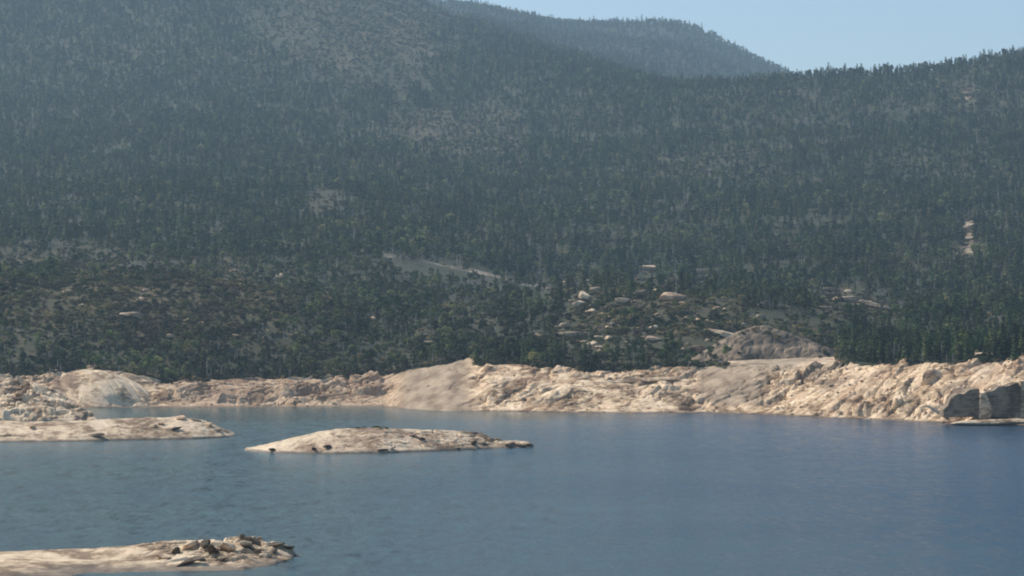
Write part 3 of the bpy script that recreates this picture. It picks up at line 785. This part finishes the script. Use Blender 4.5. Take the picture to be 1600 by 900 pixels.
# the near spit
on_iso(275, 866, 16, 'small upright brown rock, first of the broken rocks on the near spit', meshes=DARK_MESH, squash=1.2, long=.7)
on_iso(256, 872, 26, 'flat tan-brown rock lying before the broken rocks on the near spit', squash=.4)
on_iso(294, 881, 34, 'large low dark brown rock at the foot of the near spit', meshes=DARK_MESH, squash=.35, rz=.1)
on_iso(312, 876, 18, 'dark brown rock against the end of the large low one on the near spit', meshes=DARK_MESH, squash=.6)
on_iso(320, 855, 24, 'thin dark slanting rib of rock on the skyline of the near spit', meshes=DARK_MESH, squash=1.1, long=.5, tilt=(.1, .5))
on_iso(334, 864, 24, 'dark slanting rock below the thin rib on the near spit', meshes=DARK_MESH, squash=.7, tilt=(.1, .6))
on_iso(347, 876, 16, 'dark brown triangular rock low on the near spit', meshes=DARK_MESH, squash=.8)
on_iso(300, 858, 26, 'pale cream boulder between the small upright rock and the thin rib', squash=.7)
on_iso(356, 862, 26, 'squarish cream block in the middle of the near spit end', squash=.9)
on_iso(385, 855, 24, 'olive brown rock in the jumble where the near spit is highest', meshes=GREY_MESH, squash=.7)
on_iso(397, 850, 18, 'dark brown rock on top of the jumble on the near spit', meshes=DARK_MESH, squash=.7)
on_iso(402, 866, 22, 'brown rock at the foot of the jumble on the near spit', meshes=DARK_MESH, squash=.55)
on_iso(416, 872, 24, 'tan boulder with dark base in the jumble near the spit end', squash=.7)
on_iso(425, 866, 18, 'dark rock behind the tan boulder near the spit end', meshes=DARK_MESH)
on_iso(432, 855, 28, 'black sloping rock on the skyline near the tip of the near spit', meshes=DARK_MESH, squash=.45, tilt=(0, .2))
on_iso(450, 858, 22, 'charcoal flat rock at the tip of the near spit', meshes=DARK_MESH, squash=.4, tilt=(0, .15))
on_iso(461, 868, 16, 'small wet grey rock off the tip of the near spit', meshes=GREY_MESH, squash=.35)
on_iso(440, 874, 20, 'pinkish low boulder at the water near the tip of the spit', squash=.45)
for px_ in (378, 388, 396, 405):
    on_iso(px_, 846, 11, 'small grey-green stone standing on top of the near spit jumble', 'stones on top of the spit jumble', meshes=GREY_MESH, squash=1.3, long=.7)

# outcrops on the knoll and hillsides
for px, py, sz, lab in [q for q in KNOLL if 'weathered' not in q[3]]:
    x, y = first_hit(px, py)
    long = 1.9 if ('long' in lab or 'ledge' in lab or 'slant' in lab or 'flat' in lab) else 1.2
    o = place_rock(float(x), float(y), float(sz * m2 * y) * 1.25, lab, None, meshes=GREY_MESH if (px > 1270 and py < 500) else GREY_MESH + ROCK_MESH[:8], squash=.75 if long > 1.5 else 1.1, long=long, rz=random.uniform(-.5, .5), sink=.15, tilt=(0, .25 if 'slant' in lab else 0))

# ------------------------------------------------------------------ trees
def tube(V, Fc, pts, r0, r1, n=5):
    pts = [Vector(p) for p in pts]; base = len(V)
    for i, p in enumerate(pts):
        t = (pts[min(i + 1, len(pts) - 1)] - pts[max(i - 1, 0)]).normalized()
        a = t.cross(Vector((0, 1, .1))); a = a.normalized() if a.length > .01 else Vector((1, 0, 0)); b = t.cross(a)
        r = r0 + (r1 - r0) * i / (len(pts) - 1)
        for k in range(n):
            an = 2 * math.pi * k / n
            V.append(tuple(p + (a * math.cos(an) + b * math.sin(an)) * r))
    for i in range(len(pts) - 1):
        for k in range(n):
            a = base + i * n + k; b = base + i * n + (k + 1) % n
            Fc.append((a, b, b + n, a + n))
def leaf(V, Fc, c, u, v):
    i = len(V)
    V += [tuple(c - u - v * .6), tuple(c + u * .3 - v), tuple(c + u), tuple(c + u * .2 + v)]
    Fc.append((i, i + 1, i + 2, i + 3))
def rv(r): return Vector(r.normal(size=3)).normalized()
def pine_meshes(seed, H=13.0, R=2.3, start=.14, n=150, droop=.35):
    r = np.random.default_rng(seed)
    V, Fc = [], []
    lean = (r.uniform(-.3, .3), r.uniform(-.3, .3))
    tube(V, Fc, [(0, 0, -.8), (lean[0] * .4, lean[1] * .4, H * .4), (lean[0], lean[1], H * .97)], .24, .04)
    TV, TF = [], []
    tiers = 13
    for k in range(n):
        q = (k + r.random()) / n
        h = start + (1 - start) * q ** .9
        h = (math.floor(h * tiers) + r.random() * .55) / tiers
        h = min(max(h, start), 1.0)
        rad = R * (1 - h) ** .75 * (.45 + .6 * r.random() ** .5) * (.75 + .5 * math.sin(3 * h * 6 + seed) ** 2) + .12
        an = r.uniform(0, 6.283); c = Vector((math.cos(an) * rad + lean[0] * h, math.sin(an) * rad + lean[1] * h, h * H - rad * droop))
        out = Vector((math.cos(an), math.sin(an), -droop)).normalized()
        side = out.cross(Vector((0, 0, 1))).normalized()
        s = .35 + .62 * (1 - h) + r.uniform(0, .25)
        leaf(TV, TF, c, out * s * 1.25, (side + rv(r) * .55).normalized() * s * .75)
    return (V, Fc), (TV, TF)
def gum_meshes(seed, H=11.0, R=3.2, n=190):
    r = np.random.default_rng(seed)
    V, Fc = [], []; TV, TF = [], []
    fork = Vector((r.uniform(-.4, .4), r.uniform(-.4, .4), H * .38))
    tube(V, Fc, [(0, 0, -.8), tuple(fork * .5), tuple(fork)], .3, .2)
    blobs = []
    for k in range(6):
        an = k * 1.05 + r.uniform(-.4, .4); rr = R * r.uniform(.3, .68)
        tip = Vector((math.cos(an) * rr, math.sin(an) * rr, H * r.uniform(.55, .86)))
        tube(V, Fc, [tuple(fork), tuple((fork + tip) * .5 + Vector((0, 0, -.3))), tuple(tip)], .14, .04, 4)
        blobs.append((tip, R * r.uniform(.30, .5)))
    blobs.append((Vector((0, 0, H * .86)), R * .42))
    for k in range(n):
        c, br = blobs[k % len(blobs)]
        d = rv(r); p = c + Vector((d.x, d.y, d.z * .75)) * br * (.55 + .5 * r.random())
        u = (d.cross(rv(r))).normalized(); v = (u.cross(d) + d * r.uniform(-.5, .5)).normalized(); s = r.uniform(.35, .75)
        leaf(TV, TF, p, u * s, v * s * .7)
    return (V, Fc), (TV, TF)
def shrub_mesh(seed, H=2.6, R=2.2, n=90):
    r = np.random.default_rng(seed); TV, TF = [], []
    bl = [(Vector((r.uniform(-.6, .6) * R, r.uniform(-.6, .6) * R, H * r.uniform(.3, .6))), R * r.uniform(.4, .65)) for _ in range(4)]
    for k in range(n):
        c, br = bl[k % 4]; d = rv(r); p = c + Vector((d.x, d.y, abs(d.z) * .8 - .15)) * br * r.uniform(.6, 1.05)
        u = d.cross(rv(r)).normalized(); v = (u.cross(d) + d * r.uniform(-.5, .5)).normalized(); s = r.uniform(.25, .6)
        leaf(TV, TF, p, u * s, v * s * .75)
    for k in range(4): tube(TV, TF, [(0, 0, -.4), tuple(bl[k][0])], .07, .03, 3)
    return TV, TF
def snag_mesh(seed, H=10.5):
    r = np.random.default_rng(seed); V, Fc = [], []
    tube(V, Fc, [(0, 0, -.8), (.1, .1, H * .5), (r.uniform(-.4, .4), .2, H)], .26, .06)
    for k in range(9):
        h = H * r.uniform(.35, .95); an = r.uniform(0, 6.28); L = (1 - h / H) * 2.4 + .6
        tube(V, Fc, [(0, 0, h), (math.cos(an) * L * .6, math.sin(an) * L * .6, h + .3 * L), (math.cos(an) * L, math.sin(an) * L, h + .75 * L)], .07, .02, 3)
    return V, Fc
def to_mesh(name, VF, m):
    me = bpy.data.meshes.new(name); me.from_pydata(VF[0], [], VF[1]); me.materials.append(m); return me
PINES = [dict(seed=1), dict(seed=2, H=14.5, R=1.9, start=.2), dict(seed=3, H=11.5, R=2.6, start=.08, n=165), dict(seed=4, H=15.5, R=2.2, start=.3, n=130)]
KINDS = []   # (name, trunk mesh or None, crown mesh)
for p in PINES:
    a, b = pine_meshes(**p); KINDS.append(('pine_tree', to_mesh('trunk', a, M_BARK), to_mesh('crown', b, M_PINE)))
for s in (11, 12, 13):
    a, b = gum_meshes(s, H=(11, 9, 12.5)[s - 11]); KINDS.append(('gum_tree', to_mesh('trunk', a, M_SNAG if s == 13 else M_BARK), to_mesh('crown', b, M_GUM)))
for s in (21, 22): KINDS.append(('shrub', None, to_mesh('shrub', shrub_mesh(s), M_SHRUB)))
KINDS.append(('dead_tree', None, to_mesh('dead_tree', snag_mesh(31), M_SNAG)))
KP = {'pine_tree': [0, 1, 2, 3], 'gum_tree': [4, 5, 6], 'shrub': [7, 8], 'dead_tree': [9]}

def scatter(y0, y1, spacing, seed):
    r = np.random.default_rng(seed)
    X, Y = [], []
    ys = np.arange(y0, y1, spacing)
    for i, y in enumerate(ys):
        xa = (-620 - 800) / F * y; xb = (2220 - 800) / F * y
        xs = np.arange(xa, xb, spacing) + (i % 2) * spacing / 2
        X.append(xs); Y.append(np.full_like(xs, y))
    X = np.concatenate(X); Y = np.concatenate(Y)
    X = X + r.uniform(-.55, .55, X.size) * spacing; Y = Y + r.uniform(-.55, .55, X.size) * spacing
    return X, Y, r
def plant(y0, y1, spacing, seed, mix_, big=1.0):
    X, Y, r = scatter(y0, y1, spacing, seed)
    Z = ground(X, Y)
    px = col_of(X, Y); py = row_of(Y, Z); t = Y - y_water(px); dep = at(BAND_DEPTH, px)
    wob = 9 * fbm(X / 14, Y / 14, 3, 55)
    ok = t + wob > dep + 2
    # a clear bench in front of the dome
    jx = 14 * fbm(X / 9, Y / 9, 3, 19)
    ok &= ~((px + jx > 1135) & (px + jx < 1312) & (Y < 1376)) & ~((px > 1104) & (px + jx < 1312) & (Y >= 1360) & (Y < 1432))
    keep, heath, bare = patch_fields(px, py)
    nz = .80 + .95 * fbm(X / 34, Y / 48, 4, seed + 1)
    q = r.random(X.size); low = (q >= keep * nz) & (q < (keep + .85 * heath) * nz) & (keep > .03)
    ok &= (q < keep * nz) | low
    X, Y, Z, px, py, heath, low = X[ok], Y[ok], Z[ok], px[ok], py[ok], heath[ok], low[ok]
    n = X.size
    scrub = np.clip(heath + .35 * (fbm(X / 90, Y / 90, 3, 88) > .1), 0, 1)
    u = r.random(n); k = np.zeros(n, int)
    p0, p1, p2, p3 = mix_
    sh = p2 + scrub * .35
    if y1 < 1600:
        right = sstep(1320, 1350, px); knollf = sstep(890, 930, px) * (1 - sstep(1310, 1330, px)); leftf = 1 - sstep(735, 760, px)
        p1 = .22 + .38 * leftf + .10 * knollf - .16 * right
        sh = sh * (1 - .6 * right)
    elif y1 < 2300: p1 = p1 + .22 * (1 - sstep(700, 900, px))
    k = np.where(u < sh, 7 + r.integers(0, 2, n), np.where(u < sh + p1, 4 + r.integers(0, 3, n), np.where(u < sh + p1 + p3, 9, r.integers(0, 4, n))))
    k = np.where(low, 7 + r.integers(0, 2, n), k)
    sc = big * r.uniform(.45, 1.25, n) * (1 + .25 * fbm(X / 45, Y / 45, 2, 5))
    sc = np.where((heath > .4) & (k < 7), sc * .75, sc); sc = np.where((k == 7) | (k == 8), sc * 1.35, sc)
    W = sc * r.uniform(.85, 1.2, n)
    return dict(x=X, y=Y, z=Z, k=k, s=sc, w=W, rot=r.uniform(0, 6.283, n), px=px, py=py)
near = plant(1140, 1560, 4.6, 501, (.4, .26, .30, .04), .84)
fringe = plant(1140, 1460, 3.0, 506, (.02, .08, .88, .02), .62)
scrubl = plant(1440, 1800, 4.6, 507, (0, .06, .92, .02), .8)
sk = (patch_fields(scrubl['px'], scrubl['py'])[1] > .25) & (scrubl['k'] >= 4) & ((scrubl['px'] < 700) | (fbm(scrubl['x'] / 12, scrubl['y'] / 12, 2, 3) > .12))
scrubl = {a_: b_[sk] for a_, b_ in scrubl.items()}
fk = (fringe['y'] - y_water(fringe['px']) - at(BAND_DEPTH, fringe['px'])) < 30
fringe = {a_: b_[fk] for a_, b_ in fringe.items()}
mid = plant(1560, 2200, 6.2, 502, (.4, .34, .2, .04), .92)
far = plant(2200, 4300, 8.2, 503, (.5, .36, .08, .05), 1.18)
rim = plant(4300, 6100, 9.5, 504, (.5, .4, .05, .03), 1.35)
back = plant(6100, 9150, 18.0, 505, (.5, .45, .05, 0), 1.8)

# the largest ones in view stand as trees of their own
PLACES = [(0, 84, 'behind the cracked rocks'), (84, 255, 'above the whaleback slab'), (255, 430, 'above the pinkish boulders of the inlet'), (430, 610, 'above the reddish boulders'),
    (610, 748, 'above the grey sand ramp'), (748, 870, 'above the cream rock mound'), (870, 985, 'under the rocky knoll'), (985, 1095, 'between knoll and dome'), (1095, 1325, 'around the granite dome'),
    (1325, 1400, 'just past the granite dome'), (1400, 1480, 'above the steep boulder slope'), (1480, 1601, 'above the dark rock blocks')]
def place_of(px):
    for a, b, s in PLACES:
        if a <= px < b: return s
quota = {'pine_tree': 200, 'gum_tree': 120, 'shrub': 120, 'dead_tree': 30}
names = np.array([KINDS[i][0] for i in range(10)])
kname = names[near['k']]
vis = (near['px'] > 2) & (near['px'] < 1598)
single = np.zeros(near['x'].size, bool)
tt = near['y'] - y_water(near['px']) - at(BAND_DEPTH, near['px'])
Hn = np.array([13, 14.5, 11.5, 15.5, 11, 9, 12.5, 2.6, 2.6, 10.5])[near['k']] * near['s']
score = Hn / near['y'] * F - .9 * tt
for kn, q in quota.items():
    idx = np.nonzero((kname == kn) & vis)[0]
    idx = idx[np.argsort(-score[idx])][:q]
    single[idx] = True
WORD = {'pine_tree': ('pine', 'pine'), 'gum_tree': ('grey-green leafy tree', 'tree'), 'shrub': ('olive shrub', 'shrub'), 'dead_tree': ('bleached dead tree', 'dead tree')}
PROTO = {}
for i in np.nonzero(single)[0]:
    k = int(near['k'][i]); kn, trunk, crown = KINDS[k]
    s = float(near['s'][i]); w = float(near['w'][i]); pl = place_of(near['px'][i])
    word, cat = WORD[kn]
    front = tt[i] < 16
    if kn == 'pine_tree': word = 'dark pine'
    depth_w = 'front row' if tt[i] < 13 else 'second row' if tt[i] < 24 else 'farther back'
    fat = w / s
    shape_w = 'slim' if fat < .95 else 'broad' if fat > 1.1 else 'even'
    tall = Hn[i] / {'pine_tree': 11, 'gum_tree': 9, 'shrub': 2.2, 'dead_tree': 9}[kn]
    size_w = 'very tall' if tall > 1.05 else 'tall' if tall > .88 else 'middle-sized' if tall > .7 else 'low'
    lab = f"{size_w} {shape_w} {word} {depth_w} {pl}"
    grp = cat + ' trees ' + pl if kn != 'shrub' else 'shrubs ' + pl
    if trunk is None:
        o = bpy.data.objects.new(kn, crown); COL.objects.link(o); PROTO.setdefault(k, (o,))
    else:
        o = bpy.data.objects.new(kn, None); COL.objects.link(o); o.empty_display_size = .5
        a = bpy.data.objects.new('trunk', trunk); a.parent = o; COL.objects.link(a)
        b = bpy.data.objects.new('crown', crown); b.parent = o; COL.objects.link(b)
        PROTO.setdefault(k, (a, b))
    o.location = (near['x'][i], near['y'][i], near['z'][i]); o.rotation_euler = (0, 0, near['rot'][i]); o.scale = (w, w, s)
    tag(o, lab, cat, grp)
rest = ~single
# a few bushes on the islet crest and the spit
for px_, sz in ((551, .4), (558, .5), (566, .45), (586, .55), (594, .6), (602, .45)):
    ys = np.arange(880, 960, 1.0); x = (px_ - 800) / F * ys; zz = surface(x, ys); j = int(np.argmin(row_of(ys, zz)))
    o = bpy.data.objects.new('shrub', KINDS[7][2]); COL.objects.link(o)
    o.location = (x[j], ys[j] + 1, zz[j] - .5); o.scale = (sz * 1.2, sz * 1.2, sz); o.rotation_euler = (0, 0, px_)
    tag(o, 'pale olive bush on the crest of the long islet' if px_ < 575 else 'grey bush on the crest of the long islet', 'shrub', 'pale bushes on the islet' if px_ < 575 else 'grey bushes on the islet')

# scrub rooted in the joints of the dome
DS = [(.05, .12), (.10, .06), (.13, .16), (.18, .08), (.22, .22), (.27, .12), (.33, .05), (.38, .28), (.45, .32), (.52, .3), (.58, .26), (.72, .06), (.8, .1), (.86, .2), (.9, .08), (.95, .12)]
for i_, (a_, b_) in enumerate(DS):
    p_ = DOME_PTS[int(a_ * 199), int(b_ * 89)]
    o = bpy.data.objects.new('shrub', KINDS[7 + i_ % 2][2]); COL.objects.link(o); q_ = random.uniform(.7, 1.3)
    o.location = (p_[0], p_[1], p_[2] - .3); o.scale = (q_, q_, q_ * 1.1); o.rotation_euler = (0, 0, i_)
    tag(o, ['low ', 'dark ', 'round ', 'broad ', 'upright '][i_ % 5] + 'shrub rooted on the ' + ('knoll side' if a_ < .3 else 'crest' if a_ < .6 else 'long falling side') + ' of the granite dome', 'shrub', 'shrubs on the granite dome')

# the rest of the forest: one scatter over the slopes for trees, one for scrub
def cloud(name, sel, protos, kind_stuff=True):
    """points with kind, turn and size; geometry nodes set one of the trees above on each"""
    P = {q: np.concatenate([d[q][m] for d, m in sel]) for q in ('x', 'y', 'z', 'k', 's', 'w', 'rot')}
    me = bpy.data.meshes.new(name); n = P['x'].size
    me.vertices.add(n); me.vertices.foreach_set('co', np.stack([P['x'], P['y'], P['z']], -1).reshape(-1).astype(np.float32))
    a = me.attributes.new('k', 'INT', 'POINT'); a.data.foreach_set('value', P['k'].astype(np.int32))
    a = me.attributes.new('rot', 'FLOAT_VECTOR', 'POINT'); rr = np.zeros((n, 3), np.float32); rr[:, 2] = P['rot']; a.data.foreach_set('vector', rr.reshape(-1))
    a = me.attributes.new('scl', 'FLOAT_VECTOR', 'POINT'); a.data.foreach_set('vector', np.stack([P['w'], P['w'], P['s']], -1).astype(np.float32).reshape(-1))
    o = bpy.data.objects.new(name, me); COL.objects.link(o)
    ng = bpy.data.node_groups.new(name, 'GeometryNodeTree')
    ng.interface.new_socket('Geometry', in_out='INPUT', socket_type='NodeSocketGeometry'); ng.interface.new_socket('Geometry', in_out='OUTPUT', socket_type='NodeSocketGeometry')
    L = ng.links; gi = ng.nodes.new('NodeGroupInput'); go = ng.nodes.new('NodeGroupOutput'); jn = ng.nodes.new('GeometryNodeJoinGeometry')
    def named(nm, ty):
        q = ng.nodes.new('GeometryNodeInputNamedAttribute'); q.data_type = ty; q.inputs['Name'].default_value = nm
        return [s for s in q.outputs if s.enabled and s.name == 'Attribute'][0]
    kk, rot, scl = named('k', 'INT'), named('rot', 'FLOAT_VECTOR'), named('scl', 'FLOAT_VECTOR')
    e2r = ng.nodes.new('FunctionNodeEulerToRotation'); L.new(rot, e2r.inputs[0])
    for k, objs in protos.items():
        cmp = ng.nodes.new('FunctionNodeCompare'); cmp.data_type = 'INT'; cmp.operation = 'EQUAL'
        ii = [s for s in cmp.inputs if s.enabled]; L.new(kk, ii[0]); ii[1].default_value = k
        j2 = ng.nodes.new('GeometryNodeJoinGeometry')
        for ob in objs:
            oi = ng.nodes.new('GeometryNodeObjectInfo'); oi.transform_space = 'ORIGINAL'; oi.inputs['Object'].default_value = ob
            L.new(oi.outputs['Geometry'], j2.inputs[0])
        ip = ng.nodes.new('GeometryNodeInstanceOnPoints')
        L.new(gi.outputs[0], ip.inputs['Points']); L.new(cmp.outputs[0], ip.inputs['Selection']); L.new(j2.outputs[0], ip.inputs['Instance'])
        L.new(e2r.outputs[0], ip.inputs['Rotation']); L.new(scl, ip.inputs['Scale']); L.new(ip.outputs[0], jn.inputs[0])
    L.new(jn.outputs[0], go.inputs[0])
    md = o.modifiers.new('scatter', 'NODES'); md.node_group = ng
    tag(o, kind='stuff'); return o, n
full = [(near, rest), (scrubl, np.ones(scrubl['x'].size, bool)), (fringe, np.ones(fringe['x'].size, bool)), (mid, np.ones(mid['x'].size, bool)), (far, np.ones(far['x'].size, bool)), (rim, np.ones(rim['x'].size, bool)), (back, np.ones(back['x'].size, bool))]
TREE_K = (0, 1, 2, 3, 4, 5, 6, 9)
_, n1 = cloud('forest', [(d, m & np.isin(d['k'], TREE_K)) for d, m in full], {k: PROTO[k] for k in TREE_K if k in PROTO})
_, n2 = cloud('undergrowth', [(d, m & np.isin(d['k'], (7, 8))) for d, m in full], {k: PROTO[k] for k in (7, 8) if k in PROTO})
print('instances', n1, n2, 'singles', int(single.sum()))

# rubble between the boulders
def rubble():
    r = np.random.default_rng(77); n = 2600
    px = r.uniform(-300, 1900, n); s = r.random(n) ** .9 * 1.08
    w = at(ROUGH, px); ok = r.random(n) < np.clip(w, .08, 1)
    px, s = px[ok], s[ok]; y = y_water(px) + s * at(BAND_DEPTH, px); x = (px - 800) / F * y
    z = ground(x, y); sz = .35 + 1.0 * r.random(x.size) ** 3
    wx, wy, ws = [], [], []
    for px_, py_, sz_, lab_ in KNOLL:
        if 'weathered' in lab_:
            a_, b_ = first_hit(px_, py_); wx.append(a_); wy.append(b_); ws.append(sz_ * m2 * b_ * .55)
    wx, wy, ws = map(np.array, (wx, wy, ws)); wz = ground(wx, wy)
    x, y, z, sz = (np.concatenate(q) for q in ((x, wx), (y, wy), (z, wz + .1 * ws), (sz, ws)))
    d = dict(x=x, y=y, z=z + .1, k=r.integers(0, 4, x.size), s=sz * .8, w=sz, rot=r.uniform(0, 6.28, x.size))
    bs = [o for o in COL.objects if o.name.startswith('boulder') and o.data in ROCK_MESH]
    pr = {}
    for o in bs:
        j = ROCK_MESH.index(o.data)
        if j < 4: pr.setdefault(j, (o,))
    cloud('rubble', [(d, np.isin(d['k'], list(pr)))], pr)
rubble()

# where look and place still coincide, the order along the shore tells neighbours apart
by = {}
for o in COL.objects:
    if o.get('label') and o.parent is None: by.setdefault(o['label'], []).append(o)
for lab, os_ in by.items():
    if 2 <= len(os_) <= 4 and len(lab.split()) <= 12:
        os_.sort(key=lambda o: o.location.x / o.location.y)
        n = len(os_); num = {2: 'two', 3: 'three', 4: 'four'}[n]
        words = {2: ['leftmost', 'rightmost'], 3: ['leftmost', 'middle', 'rightmost'], 4: ['leftmost', 'second', 'third', 'rightmost']}[n]
        for o, w in zip(os_, words): o['label'] = f'{w} of {num}: {lab}'
